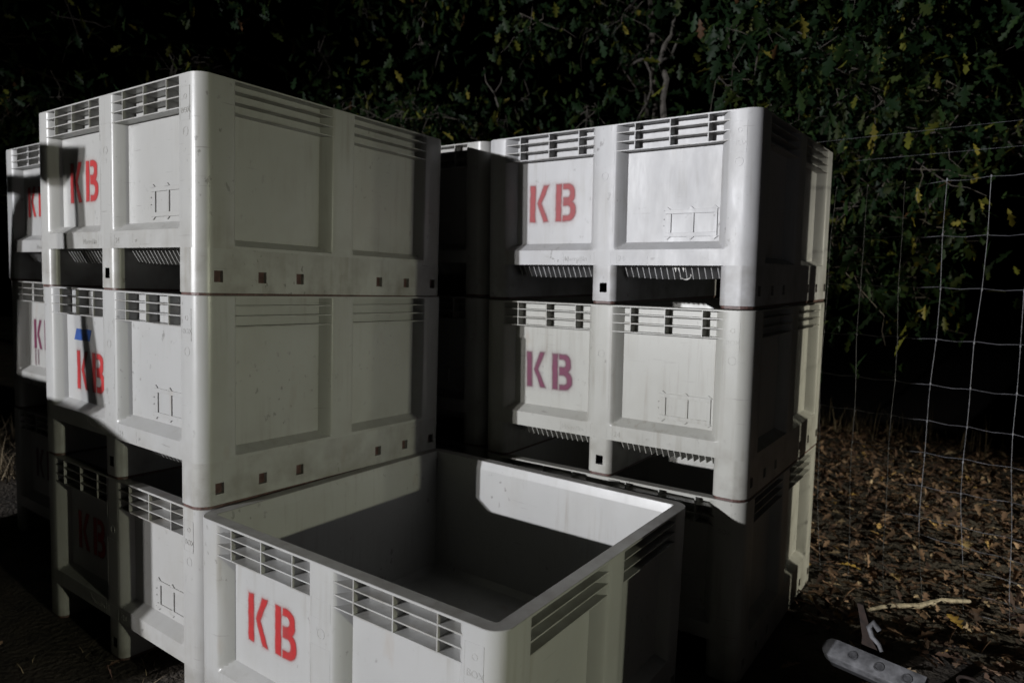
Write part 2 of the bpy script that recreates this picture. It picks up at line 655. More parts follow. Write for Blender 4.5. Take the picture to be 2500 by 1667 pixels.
def rib_box(L, d, t0, t1):
    """blade along x, length L, depth d (towards +y), t0 thick at the root, t1 at the tip"""
    a, b_ = t0 / 2, t1 / 2
    V = [(-L / 2, 0, -b_), (L / 2, 0, -b_), (L / 2, d, -a), (-L / 2, d, -a), (-L / 2, 0, b_), (L / 2, 0, b_), (L / 2, d, a), (-L / 2, d, a)]
    return V, [(0, 3, 2, 1), (4, 5, 6, 7), (0, 1, 5, 4), (1, 2, 6, 5), (2, 3, 7, 6), (3, 0, 4, 7)]


LF = FRONT['flat_e'] - FRONT['flat_c']
CF = (FRONT['flat_e'] + FRONT['flat_c']) / 2
LS = SIDE['flat_e'] - SIDE['flat_c']
CS = (SIDE['flat_e'] + SIDE['flat_c']) / 2
RZ = [P - 0.0362, P - 0.0724, P - 0.1086]
LV = RZ[0] - RZ[2] + 0.0362 - 0.007
ZV = (P - 0.007 + RZ[2]) / 2

# underside grating
g = MB()
for x in np.arange(0.075, HX - 0.15, 0.0262):
    for s in (-1, 1):
        sag = 0.010 * (1 - ((x - 0.28) / 0.24) ** 2)
        x_ = s * x
        z_ = 0.116 - sag
        g.add([(x_ - .002, -HY + .052, Z1 + .005), (x_ + .002, -HY + .052, Z1 + .005), (x_ + .002, HY - .052, Z1 + .005), (x_ - .002, HY - .052, Z1 + .005),
               (x_ - .0015, -HY + .085, z_), (x_ + .0015, -HY + .085, z_), (x_ + .0015, HY - .085, z_), (x_ - .0015, HY - .085, z_)],
              [(0, 1, 2, 3), (4, 7, 6, 5), (0, 4, 5, 1), (1, 5, 6, 2), (2, 6, 7, 3), (3, 7, 4, 0)])
for y in (-HY + 0.13, -0.25, 0.0, 0.25, HY - 0.13):
    for s in (-1, 1):
        xa, xb = sorted((s * 0.062, s * (HX - 0.14)))
        g.box((xa, y - 0.002, 0.130), (xb, y + 0.002, Z1 + 0.0043))
GRATE = g

# card holder in the right hand panel (front face of the panel lies at y = -HY + E)
h = MB()
yp = -HY + E
for a, b_ in (((0.252, 0.364), (0.465, 0.380)), ((0.252, 0.274), (0.465, 0.290)), ((0.269, 0.290), (0.278, 0.364)), ((0.363, 0.290), (0.372, 0.364)), ((0.450, 0.290), (0.465, 0.364))):
    h.box((a[0], yp - 0.005, a[1]), (b_[0], yp + 0.001, b_[1]))
for x in (0.262, 0.360, 0.455):
    for z, s in ((0.378, 1), (0.276, -1)):
        h.add([(x - .017, yp - .005, z), (x + .017, yp - .005, z), (x, yp - .005, z + s * .013), (x - .017, yp + .001, z), (x + .017, yp + .001, z), (x, yp + .001, z + s * .013)],
              [(0, 1, 2), (3, 5, 4), (0, 3, 4, 1), (1, 4, 5, 2), (2, 5, 3, 0)])
for z in (0.318, 0.344):
    h.cyl((0.246, yp - 0.001, z), 0.0022, 0.006, 8, 'y')
HOLDER = h

# raised plates on the posts and rail
def frame(x0, x1, z0, z1, w=0.0014, hgt=0.0005):
    """raised rectangular outline as one closed mesh"""
    y0, y1 = -HY - hgt, -HY + 0.001
    V = []
    for y in (y0, y1):
        V += [(x0, y, z0), (x1, y, z0), (x1, y, z1), (x0, y, z1), (x0 + w, y, z0 + w), (x1 - w, y, z0 + w), (x1 - w, y, z1 - w), (x0 + w, y, z1 - w)]
    F = []
    for i in range(4):
        j = (i + 1) % 4
        F += [(i, j, 4 + j, 4 + i), (8 + i, 12 + i, 12 + j, 8 + j), (i, 8 + i, 8 + j, j), (4 + i, 4 + j, 12 + j, 12 + i)]
    return V, F


PLATES = [frame(HX - 0.107, HX - 0.048, 0.576, 0.686), frame(-0.044, 0.040, 0.29, 0.485), frame(-0.044, 0.040, 0.565, 0.625),
          frame(-0.044, 0.036, 0.168, 0.216), frame(-0.195, -0.062, 0.168, 0.213), frame(0.062, 0.20, 0.168, 0.213)]
BOSSES = []
for x, z, r in ((HX - 0.073, 0.540, 0.015), (0.0, 0.525, 0.015), (HX - 0.075, 0.653, 0.008)):
    q = MB()
    q.tube([(x + r * math.cos(2 * math.pi * k / 20), -HY, z + r * math.sin(2 * math.pi * k / 20)) for k in range(21)], 0.0013, 5)
    BOSSES.append(q)


# ---- stencilled letters
def sd_poly(px, py, poly):
    d = np.full(px.shape, 1e9)
    inside = np.zeros(px.shape, bool)
    k = len(poly)
    for i in range(k):
        ax, ay = poly[i]
        bx, by = poly[(i + 1) % k]
        ex, ey = bx - ax, by - ay
        t = np.clip(((px - ax) * ex + (py - ay) * ey) / (ex * ex + ey * ey), 0, 1)
        d = np.minimum(d, np.hypot(px - ax - t * ex, py - ay - t * ey))
        c = ((ay > py) != (by > py)) & (px < (bx - ax) * (py - ay) / ((by - ay) if by != ay else 1e-9) + ax)
        inside ^= c
    return np.where(inside, -d, d)


def sd_rrect(px, py, x0, x1, y0, y1, r):
    cx, cy, hx, hy = (x0 + x1) / 2, (y0 + y1) / 2, (x1 - x0) / 2 - r, (y1 - y0) / 2 - r
    qx, qy = np.abs(px - cx) - hx, np.abs(py - cy) - hy
    return np.hypot(np.maximum(qx, 0), np.maximum(qy, 0)) + np.minimum(np.maximum(qx, qy), 0) - r


def letter(ch, soft, seed):
    rng = np.random.default_rng(seed)
    st = 0.0022
    gx = np.arange(-0.022, 0.126, st)
    gy = np.arange(-0.022, 0.186, st)
    X, Y = np.meshgrid(gx, gy)
    bar = sd_poly(X, Y, [(0, 0), (0.030, 0), (0.030, 0.162), (0, 0.162)])
    if ch == 'K':
        arm = sd_poly(X, Y, [(0.072, 0.162), (0.039, 0.083), (0.074, 0), (0.103, 0), (0.064, 0.083), (0.101, 0.162)])
        s = np.minimum(bar, arm)
    else:
        up = sd_rrect(X, Y, -0.02, 0.097, 0.074, 0.162, 0.036)
        lo = sd_rrect(X, Y, -0.02, 0.104, 0.0, 0.090, 0.040)
        hole = np.minimum(sd_rrect(X, Y, -0.02, 0.070, 0.104, 0.138, 0.016), sd_rrect(X, Y, -0.02, 0.076, 0.025, 0.066, 0.019))
        bowl = np.maximum(np.maximum(np.minimum(up, lo), -hole), 0.0365 - X)
        s = np.minimum(bar, bowl)
    wob = np.zeros(X.shape)
    for _ in range(6):
        a, b_, c = rng.uniform(-180, 180, 2).tolist() + [rng.uniform(0, 6)]
        wob += np.sin(a * X + b_ * Y + c) * 0.00035
    s = s + wob
    cov = 1 / (1 + np.exp(s / soft))
    patch = np.zeros(X.shape)
    for _ in range(7):
        a, b_, c = rng.uniform(-70, 70, 2).tolist() + [rng.uniform(0, 6)]
        patch += np.sin(a * X + b_ * Y + c)
    cov *= np.clip(0.985 + 0.03 * patch, 0.82, 1)
    cov *= np.clip(0.97 + 0.06 * rng.standard_normal(X.shape), 0.75, 1)
    over = 0.26 * np.exp(-np.maximum(s, 0) / (soft * 4.5)) * (rng.random(X.shape) < 0.5) * (s > 0)
    cov = np.clip(np.maximum(cov, over), 0, 1)
    cov[cov < 0.03] = 0
    cov[0, :] = cov[-1, :] = 0
    cov[:, 0] = cov[:, -1] = 0
    nr, nc = X.shape
    V = np.stack([X.ravel(), np.zeros(X.size), Y.ravel()], 1)
    F = []
    for j in range(nr - 1):
        for i in range(nc - 1):
            if cov[j:j + 2, i:i + 2].max() > 0:
                F.append((j * nc + i, j * nc + i + 1, (j + 1) * nc + i + 1, (j + 1) * nc + i))
    used = sorted({q for f in F for q in f})
    mp = {u: k for k, u in enumerate(used)}
    me = mesh('stencil_letter', V[used], [tuple(mp[q] for q in f) for f in F], M_RED)
    at = me.attributes.new('cover', 'FLOAT', 'POINT')
    at.data.foreach_set('value', cov.ravel()[used].astype(np.float32))
    return me


LSEED = [100]

MESHES = {}


def meshes_for(mt):
    if mt in MESHES:
        return MESHES[mt]
    pm = PL[mt]
    d = {}
    d['body'] = mesh('body', *bodyVF, pm, 32)
    for k, R in (('right', RUNR), ('left', RUNL), ('mid', RUNC)):
        (V, F, MI), (SV, SF) = R
        d['runner_' + k] = mesh('runner', V, F, [pm, M_PLUG, M_HOLE_SHADE], 40, MI)
        d['skid_' + k] = mesh('skid_strip', SV, SF, M_SKID)
    d['rf'] = mesh('rib', *rib_box(LF, E + 0.004, 0.0055, 0.004), pm)
    d['rs'] = mesh('rib', *rib_box(LS, E + 0.004, 0.0055, 0.004), pm)
    d['rv'] = mesh('rib', *rib_box(LV, E + 0.004, 0.0055, 0.004), pm)
    d['grate'] = GRATE.mesh('underside_grating', pm)
    d['holder'] = bevelled(HOLDER.mesh('card_holder', pm), 0.0006, 1)
    d['plates'] = [mesh('moulded_plate', *q, pm) for q in PLATES]
    d['boss'] = [q.mesh('moulded_boss', pm, 60) for q in BOSSES]
    for k, txt, sz in (('t1', 'MacroBin', 0.029), ('t2', '24', 0.032), ('t3', 'BOX', 0.026), ('t4', 'PP', 0.015)):
        d[k] = font_mesh('moulded_lettering', txt, sz, 0.0005, pm)
    MESHES[mt] = d
    return d


def lz_matrix(dx, dy, dz, th, tx, ty, lv):
    """bin frame whose right front bottom corner is at (dx, dy, lv*P + dz), tilted by tx, ty and turned by th"""
    R = Matrix.Rotation(th, 4, 'Z') @ Matrix.Rotation(-tx, 4, 'Y') @ Matrix.Rotation(ty, 4, 'X')
    c = Vector((dx, dy, lv * P + dz)) + R @ Vector((-HX, HY, 0))
    return Matrix.Translation(c) @ R


def make_bin(label, pose, mt, letters, pm_letter, soft='s', dxl=0.0, dzl=0.0, tilt=0.0):
    d = meshes_for(mt)
    root = bpy.data.objects.new('harvest_bin', None)
    COL.objects.link(root)
    root.empty_display_size = 0.2
    root.matrix_world = lz_matrix(*pose)
    tag(root, label, 'bin', 'white plastic harvest bins')
    link('body', d['body'], root)
    for k in ('left', 'mid', 'right'):
        rn = link('runner', d['runner_' + k], root)
        link('skid_strip', d['skid_' + k], rn)
    for s in (-1, 1):
        for z in RZ:
            link('rib', d['rf'], root, (s * CF, -HY + 0.0008, z))
            link('rib', d['rs'], root, (HX - 0.0008, s * CS, z), (0, 0, math.pi / 2))
            link('rib', d['rs'], root, (-HX + 0.0008, s * CS, z), (0, 0, -math.pi / 2))
        for x in (0.130, 0.279, 0.432):
            link('rib', d['rv'], root, (s * x, -HY + 0.0004, ZV), (0, math.pi / 2, 0))
    link('underside_grating', d['grate'], root)
    link('card_holder', d['holder'], root)
    for q in d['plates']:
        link('moulded_plate', q, root)
    for q in d['boss']:
        link('moulded_boss', q, root)
    link('moulded_lettering', d['t1'], root, (-0.19, -HY - 0.0004, 0.178), (math.pi / 2, 0, 0))
    link('moulded_lettering', d['t2'], root, (0.068, -HY - 0.0004, 0.178), (math.pi / 2, 0, 0))
    link('moulded_lettering', d['t3'], root, (HX - 0.100, -HY - 0.0004, 0.600), (math.pi / 2, 0, 0))
    link('moulded_lettering', d['t4'], root, (0.215, -HY - 0.0004, 0.182), (math.pi / 2, 0, 0))
    for ch, x in (('K', -0.405), ('B', -0.267)):
        if ch in letters:
            o = link('stencil_letter', letter(ch, 0.0016 if soft == 's' else 0.0023, LSEED[0]), root, (x + dxl, yp - 0.0012, 0.352 + dzl))
            o.rotation_euler = (0, tilt * (1.0 if ch == 'K' else 0.6), 0)
            o.material_slots[0].link = 'OBJECT'
            o.material_slots[0].material = pm_letter
            o['label'] = 'spray stencilled letter ' + ch
            LSEED[0] += 1
    return root


A2 = make_bin('white bin on top of the left front stack, red KB partly under a hard shadow', (-0.0067, 0.0019, -0.002, 0.0052, 0.0025, -0.005, 2), 0, 'KB', M_RED, 's', 0.003, -0.001)
A1 = make_bin('middle bin of the left front stack with blue tape above red KB', (0, 0, 0, 0, 0, 0, 1), 1, 'KB', M_RED, 's', 0.02, -0.048, -0.01)
A0 = make_bin('bottom bin of the left front stack, mostly dark with its right end lit', (0.002, 0.002, 0, 0.001, 0, 0, 0), 4, 'KB', M_RED, 's', 0, -0.01)
F0 = make_bin('open empty bin in the foreground standing alone on the ground, red KB', (1.257, 0.0097, -0.0131, 0.0179, -0.0118, 0.0114, 0), 1, 'KB', M_RED)
B2 = make_bin('shiny scuffed bin on top of the right hand stack, faded red KB', (1.3973, 1.3351, 0.0041, -0.0053, 0.0058, 0.0262, 2), 2, 'KB', M_REDF, 'f', 0, 0, 0.01)
B1 = make_bin('cream white middle bin of the right hand stack with purple KB', (1.4078, 1.3477, 0.0003, -0.0008, 0.0047, 0.0255, 1), 3, 'KB', M_PURPLE, 'f', -0.002, -0.015, -0.02)
B0b = make_bin('bottom bin of the right hand stack, hidden behind the open bin', (1.412, 1.366, 0.0, 0.002, 0.0047, 0.0255, 0), 3, 'KB', M_PURPLE, 'f')
C2 = make_bin('top bin of the shaded stack squeezed between the two front stacks', (0.128, 1.36, 0.004, 0.004, 0.002, 0.02, 2), 0, 'KB', M_RED)
C1 = make_bin('middle bin of the shaded stack squeezed between the two front stacks', (0.128, 1.375, 0.0, -0.002, 0.002, 0.02, 1), 4, 'KB', M_RED)
C0 = make_bin('bottom bin of the shaded stack squeezed between the two front stacks', (0.13, 1.39, 0.0, 0.0, 0.002, 0.02, 0), 4, 'KB', M_RED)
D2 = make_bin('top bin of the stack at the left edge, red K beside a shadow', (-1.272, 0.30, 0.0, 0.0, 0, 0, 2), 1, 'KB', M_RED, 's', -0.01, 0.003)
D1 = make_bin('middle bin of the stack at the left edge, purple K with drips', (-1.268, 0.31, 0.0, 0.002, 0, 0, 1), 0, 'KB', M_PURPLE, 's', 0.0, 0.004)
D0 = make_bin('bottom bin of the stack at the left edge, lost in darkness', (-1.27, 0.305, 0.0, 0.0, 0, 0, 0), 4, 'KB', M_PURPLE)

# blue tape on A1: torn at both ends, a little off the surface
V = []
up = [(-0.383, 0.558), (-0.34, 0.5575), (-0.29, 0.559), (-0.250, 0.5585)]
lo = [(-0.407, 0.510), (-0.36, 0.5095), (-0.31, 0.511), (-0.268, 0.5105)]
for (x, z) in up + lo:
    V.append((x, yp - 0.0016, z))
for (x, z) in up + lo:
    V.append((x, yp - 0.0008, z))
F = []
for i in range(3):
    F += [(i, 4 + i, 5 + i, 1 + i), (8 + i, 9 + i, 13 + i, 12 + i)]
for a, b_ in ((0, 1), (1, 2), (2, 3), (3, 7), (7, 6), (6, 5), (5, 4), (4, 0)):
    F.append((a, b_, 8 + b_, 8 + a))
tp = link('tape', mesh('tape', V, F, M_TAPE), A1)
tp['label'] = 'strip of blue masking tape'

# paint drips under the purple K of D1
g = MB()
for x, z0, z1 in ((-0.398, 0.352, 0.262), (-0.385, 0.35, 0.258), (-0.36, 0.352, 0.268), (-0.348, 0.352, 0.262)):
    g.box((x - 0.0018, yp - 0.0014, z1), (x + 0.0018, yp - 0.0006, z0))
link('paint_drip', g.mesh('paint_drip', simple('purple_drip', (0.13, 0.04, 0.07), 0.5)), D1)

# curl of torn plastic under the top right bin
g = MB()
g.tube([(0.33 + 0.022 * math.cos(a), -HY + 0.085, 0.122 + 0.016 * math.sin(a)) for a in np.linspace(-3.4, 0.3, 14)], [0.0022 + 0.001 * math.sin(k) for k in range(14)], 6)
link('torn_curl', g.mesh('torn_curl', M_SHRED, 50), B2)
g = MB()
for x in (0.285, 0.30, 0.318):
    g.add([(x, -HY + 0.062, 0.163), (x + 0.016, -HY + 0.062, 0.163), (x + 0.010, -HY + 0.066, 0.135), (x + 0.012, -HY + 0.069, 0.163)], [(0, 1, 2), (1, 3, 2), (3, 0, 2), (0, 3, 1)])
link('torn_tab', g.mesh('torn_tab', M_SHRED), B2)

# ------------------------------------------------------------------ wire fence
FA = Vector((2.222, 2.52, 0))
FD = Vector((-0.981, 0.196, 0)).normalized()


def fpt(s, z):
    p = FA + FD * s
    return Vector((p.x, p.y, z))


fence = link('wire_fence', None, None, fpt(0.8, 0.0))
tag(fence, 'tall woven wire fence behind the right hand stack', 'fence')
fo = fence.location.copy()
rows = [2.31, 2.196, 2.08, 1.825, 1.571, 1.329, 1.12, 0.937, 0.774, 0.624, 0.482, 0.379, 0.27, 0.17, 0.085]
S0, S1 = -0.6, 6.0
stays = list(np.arange(0.007 - 0.1715 * 3, S1, 0.1715))
for i, z in enumerate(rows):
    pts = []
    for s in np.arange(S0, S1 + 0.001, 0.0429):
        ph = s / 0.1715 * 2 * math.pi
        wv = 0.0035 * math.sin(ph + 1.3) + 0.010 * math.sin(1.9 * s + i * 1.7) + 0.004 * math.sin(4.1 * s + i)
        if i < 2:
            wv = 0.004 * math.sin(1.1 * s + i)
        pts.append(fpt(s, z + wv + (0.012 if i < 2 else 0) * s) - fo + Vector((0, 0.002 if i % 2 else -0.002, 0)))
    g = MB()
    g.tube(pts, 0.0012 if i > 1 else 0.0007, 4, False)
    link('line_wire', g.mesh('line_wire', M_WIRE), fence)
for k, s in enumerate(stays):
    pts = []
    drift = random.uniform(-0.012, 0.012)
    rad_ = []
    zlist = sorted([(z, 0.0012) for z in np.linspace(0.05, 2.06, 9)] + [(z + dz, r) for z in rows[2:] for dz, r in ((-0.007, 0.0012), (-0.004, 0.0034), (0.004, 0.0034), (0.007, 0.0012))])
    for z, r_ in zlist:
        rad_.append(r_)
        wob = 0.009 * math.sin(3.0 * z + k * 1.3) + 0.004 * math.sin(9 * z + k * 2.1) + drift * (2.08 - z) / 2 - (0.055 * (max(0, 0.9 - z)) ** 2)
        pts.append(fpt(s + wob, z) - fo)
    g = MB()
    g.tube(pts, rad_, 5, False)
    link('stay_wire', g.mesh('stay_wire', M_WIRE), fence)
for s in (S0, S1):
    g = MB()
    g.tube([fpt(s, -0.3) - fo, fpt(s, 2.45) - fo], 0.05, 10)
    link('post', g.mesh('post', M_WOOD, 40), fence)


# ------------------------------------------------------------------ leaves
def oak_leaf(lobes=True):
    if lobes:
        half = [(0.0, 0.015), (0.14, 0.03), (0.22, 0.13), (0.28, 0.06), (0.42, 0.27), (0.50, 0.22), (0.52, 0.09), (0.68, 0.25), (0.75, 0.20), (0.76, 0.08), (0.90, 0.12), (1.0, 0.0)]
    else:
        half = [(0.0, 0.01), (0.25, 0.13), (0.32, 0.06), (0.55, 0.25), (0.6, 0.1), (0.8, 0.18), (1.0, 0.0)]
    k = len(half)
    V = [(x, 0, -0.10 * (x - 0.5) ** 2) for x, _ in half]            # midrib
    V += [(x, y, 0.35 * y - 0.14 * (x - 0.5) ** 2) for x, y in half]
    V += [(x, -y, 0.35 * y - 0.14 * (x - 0.5) ** 2) for x, y in half]
    F = []
    for i in range(k - 1):
        F.append((i, k + i, k + i + 1, i + 1) if i < k - 2 else (i, k + i, i + 1))
        F.append((i, i + 1, 2 * k + i + 1, 2 * k + i) if i < k - 2 else (i, i + 1, 2 * k + i))
    # drop the unused tip copies
    used = sorted({q for f in F for q in f})
    mp = {u: j for j, u in enumerate(used)}
    return np.array([V[u] for u in used]), [tuple(mp[q] for q in f) for f in F]


LEAF_HI, LEAF_LO = oak_leaf(True), oak_leaf(False)


def frames(n, droop, rng):
    """random leaf frames (n,3,3): columns = leaf x (tip), y, z"""
    az = rng.uniform(0, 2 * math.pi, n)
    el = rng.normal(-droop, 0.5, n)
    x = np.stack([np.cos(az) * np.cos(el), np.sin(az) * np.cos(el), np.sin(el)], 1)
    h_ = rng.standard_normal((n, 3))
    h_[:, 2] += 1.2
    y = np.cross(h_, x)
    y /= np.linalg.norm(y, axis=1, keepdims=True) + 1e-9
    z = np.cross(x, y)
    return np.stack([x, y, z], 2)


def mass(name, tmpl, pos, fr, size, cols, mt):
    tv, tf = tmpl
    n, k = len(pos), len(tv)
    V = np.einsum('nij,kj->nki', fr, tv) * size[:, None, None] + pos[:, None, :]
    lens = np.array([len(f) for f in tf], np.int32)
    flat = np.array([q for f in tf for q in f], np.int32)
    loops = (flat[None, :] + (np.arange(n, dtype=np.int32) * k)[:, None]).ravel()
    nl = len(flat)
    starts = (np.concatenate([[0], np.cumsum(lens)[:-1]]).astype(np.int32)[None, :] + (np.arange(n, dtype=np.int32) * nl)[:, None]).ravel()
    me = bpy.data.meshes.new(name)
    me.vertices.add(n * k)
    me.vertices.foreach_set('co', V.astype(np.float32).ravel())
    me.loops.add(len(loops))
    me.loops.foreach_set('vertex_index', loops)
    me.polygons.add(n * len(tf))
    me.polygons.foreach_set('loop_start', starts)
    me.update(calc_edges=True)
    ca = me.color_attributes.new('Col', 'FLOAT_COLOR', 'POINT')
    c4 = np.ones((n, k, 4), np.float32)
    c4[:, :, :3] = cols[:, None, :]
    ca.data.foreach_set('color', c4.ravel())
    me.materials.append(mt)
    me.update()
    return me


def palette(n, cols, wts, rng, jit=0.25):
    c = np.array(cols)[rng.choice(len(cols), n, p=np.array(wts) / sum(wts))]
    return np.clip(c * (1 + jit * rng.standard_normal((n, 1))), 0.004, 0.9)


GREENS = [(0.009, 0.021, 0.008), (0.014, 0.028, 0.008), (0.027, 0.038, 0.010), (0.085, 0.09, 0.016), (0.15, 0.13, 0.025), (0.065, 0.034, 0.016)]
GW = [48, 31, 13, 5, 2, 1]
BROWNS = [(0.11, 0.068, 0.047), (0.165, 0.104, 0.068), (0.225, 0.15, 0.10), (0.34, 0.255, 0.165), (0.36, 0.23, 0.09), (0.06, 0.039, 0.031)]
BW = [32, 28, 16, 5, 3, 18]


# foliage clumps: (u, v) ranges in the photograph, depth range, count
def clumps(regions):
    out = []
    for (u0_, u1_, v0_, v1_, z0_, z1_, n_, keep) in regions:
        k = 0
        while k < n_:
            u, v = random.uniform(u0_, u1_), random.uniform(v0_, v1_)
            k += 1
            if keep and not keep(u, v):
                continue
            out.append(at_depth(u, v, random.uniform(z0_, z1_)))
    return out


def make_tree(label, base, rad, cl, seed, n_leaf, spread, size, n_indiv, top, limb_every, sway=0.10, taper=0.6):
    rng = np.random.default_rng(seed)
    root = link('oak_tree', None, None, base)
    tag(root, label, 'tree', 'oak trees behind the bins')
    base = Vector(base)
    g = MB()
    hgt = top
    pts = [Vector((sway * math.sin(1.7 * t * 3 + seed), sway * math.cos(1.3 * t * 3 + seed), -0.3 + (hgt + 0.3) * t)) for t in np.linspace(0, 1, 12)]
    rr = [rad * (1.25 if i == 0 else 1.08 if i == 1 else 1.0 - taper * (i / 11)) for i in range(12)]
    pts[0].x, pts[0].y = 0, 0
    g.tube(pts, rr, 14)
    link('trunk', g.mesh('trunk', M_BARK, 50), root)
    g = MB()
    for i, c in enumerate(cl):
        tgt = c - base
        if i % limb_every == 0:
            s = Vector((0, 0, min(hgt * 0.95, max(1.6, tgt.z + random.uniform(-0.6, 0.5)))))
            mids = [s.lerp(tgt, t) + Vector((random.uniform(-.22, .22), random.uniform(-.22, .22), random.uniform(-0.1, .3))) for t in (0.3, 0.55, 0.8)]
            g.tube([s] + mids + [tgt], [0.04, 0.024, 0.015, 0.009, 0.004], 6)
        for _ in range(3):
            e = tgt + Vector((random.uniform(-.4, .4), random.uniform(-.4, .4), random.uniform(-.4, .2)))
            f_ = tgt - (e - tgt) * random.uniform(0.2, 0.7)
            k1, k2 = (Vector([random.uniform(-.07, .07) for _ in range(3)]) for _ in range(2))
            g.tube([f_, f_.lerp(tgt, 0.6) + k1, tgt.lerp(e, 0.3) - k1 + k2, tgt.lerp(e, 0.7) + k2, e], [0.005, 0.004, 0.003, 0.0022, 0.001], 4)
    br = link('branches', g.mesh('branches', M_BARK, 60), root)
    br['kind'] = 'stuff'
    pos = []
    for c in cl:
        k = int(rng.integers(int(n_leaf * 0.6), int(n_leaf * 1.4)))
        q = rng.standard_normal((k, 3)) * np.array([spread, spread, spread * 0.75])
        q[:, 2] -= 0.25 * np.abs(q[:, 0])
        pos.append(np.array(c)[None, :] + q)
    pos = np.concatenate(pos)
    n_ = len(pos)
    fr = frames(n_, 0.75, rng)
    sz = rng.uniform(0.75, 1.25, n_) * size
    col_ = palette(n_, GREENS, GW, rng)
    # the leaves that show largest stay single objects
    rel = pos - np.array(CAM)[None, :]
    dep = rel @ np.array(fwd)
    uu = 1250 + FPX * (rel @ np.array(rgt)) / np.maximum(dep, 0.1)
    vv = 833.5 - FPX * (rel @ np.array(upv)) / np.maximum(dep, 0.1)
    vis = (uu > 0) & (uu < 2500) & (vv > 0) & (vv < 900) & (dep > 0)
    score = np.where(vis, sz / np.maximum(dep, 0.1), -1)
    pick = np.argsort(-score)[:n_indiv]
    pick = pick[score[pick] > 0]
    keep = np.ones(n_, bool)
    keep[pick] = False
    loc = pos - np.array(base)[None, :]
    cr_ = link('crown', mass('crown', LEAF_LO, loc[keep], fr[keep], sz[keep], col_[keep], M_LEAF), root)
    cr_['kind'] = 'stuff'
    for i in pick:
        o = link('leaf', LEAF_OBJ[int(rng.choice(len(LEAF_OBJ), p=np.array(GW) / sum(GW)))], root)
        M_ = Matrix.Identity(4)
        for a in range(3):
            for b2 in range(3):
                M_[a][b2] = fr[i, a, b2] * sz[i]
            M_[a][3] = loc[i, a]
        o.matrix_basis = M_
    return root


def one_leaf(c, mt):
    return mass('leaf', LEAF_HI, np.zeros((1, 3)), np.eye(3)[None], np.ones(1), np.array([c]), mt)


LEAF_OBJ = [one_leaf(c, M_LEAF) for c in GREENS]


def keep_right(u, v):
    if u > 2300:
        return v < 360 - 0.2 * (u - 2300) or random.random() < 0.05
    if u > 2010:
        return v < 860 - 1.6 * max(0, u - 2140)
    return v < 330 and not (1640 < u < 1770 and v < 250)


def keep_mid(u, v):
    if 1620 < u < 1790 and v < 270:
        return random.random() < 0.12
    if 790 < u < 1010 and v < 190:
        return random.random() < 0.25
    return True


def keep_left(u, v):
    if 620 < u < 1010 and v < 150:
        return random.random() < 0.4
    return True


cl1 = clumps([(1980, 2300, -300, 860, 4.4, 6.2, 62, keep_right), (2300, 3300, -500, 400, 4.2, 5.8, 46, keep_right), (1740, 2300, -400, 300, 4.3, 5.8, 42, keep_right)])
cl2 = clumps([(780, 1760, -500, 340, 5.8, 8.2, 85, keep_mid)])
cl3 = clumps([(-900, 900, -500, 330, 5.8, 8.6, 120, keep_left), (-300, 120, 250, 600, 6.5, 8.0, 10, None)])
make_tree('oak with yellowish lobed leaves hanging down beside the wire fence', (4.4, 7.2, -0.2), 0.2, cl1, 3, 70, 0.22, 0.125, 150, 5.5, 60)
make_tree('oak with sparse leaves behind the gap between the two stacks', (-1.35, 6.15, 0.0), 0.06, cl2, 5, 66, 0.27, 0.12, 120, 5.5, 400)
make_tree('dark dense oak behind the left front stack', (-6.4, 5.6, 0.0), 0.22, cl3, 9, 66, 0.29, 0.115, 110, 5.0, 14)
# pale crooked limbs of the middle tree against the dark gap
g = MB()
lp = [at_depth(u, v, 6.6) for u, v in ((1600, 420), (1622, 300), (1618, 245), (1628, 195), (1612, 152), (1622, 112), (1640, 85), (1650, 20), (1640, -120))]
g.tube(lp, [0.04, 0.032, 0.03, 0.028, 0.027, 0.024, 0.018, 0.014, 0.008], 8)
T2B = Vector((-1.35, 6.15, 0.0))
limb = bpy.data.objects['oak_tree.001']
for pts, rr in ((lp, [0.04, 0.032, 0.03, 0.028, 0.027, 0.024, 0.018, 0.014, 0.008]),
                ([at_depth(u, v, 6.6) for u, v in ((1612, 152), (1590, 146), (1572, 144), (1552, 152), (1534, 166))], [0.02, 0.019, 0.017, 0.013, 0.007]),
                ([at_depth(u, v, 6.58) for u, v in ((1574, 145), (1588, 178), (1590, 215), (1580, 250), (1556, 290))], [0.012, 0.010, 0.008, 0.006, 0.004]),
                ([at_depth(u, v, 6.6) for u, v in ((1612, 150), (1640, 135), (1650, 110), (1662, 80))], [0.018, 0.014, 0.011, 0.006]),
                ([at_depth(u, v, 6.2) for u, v in ((1217, 262), (1206, 228), (1186, 200), (1182, 165))], [0.008, 0.006, 0.004, 0.002]),
                ([at_depth(u, v, 6.2) for u, v in ((1206, 228), (1222, 205), (1226, 188))], [0.005, 0.004, 0.002])):
    g = MB()
    g.tube([q - T2B for q in pts], rr, 7)
    link('limb', g.mesh('limb', M_PALE, 50), limb)

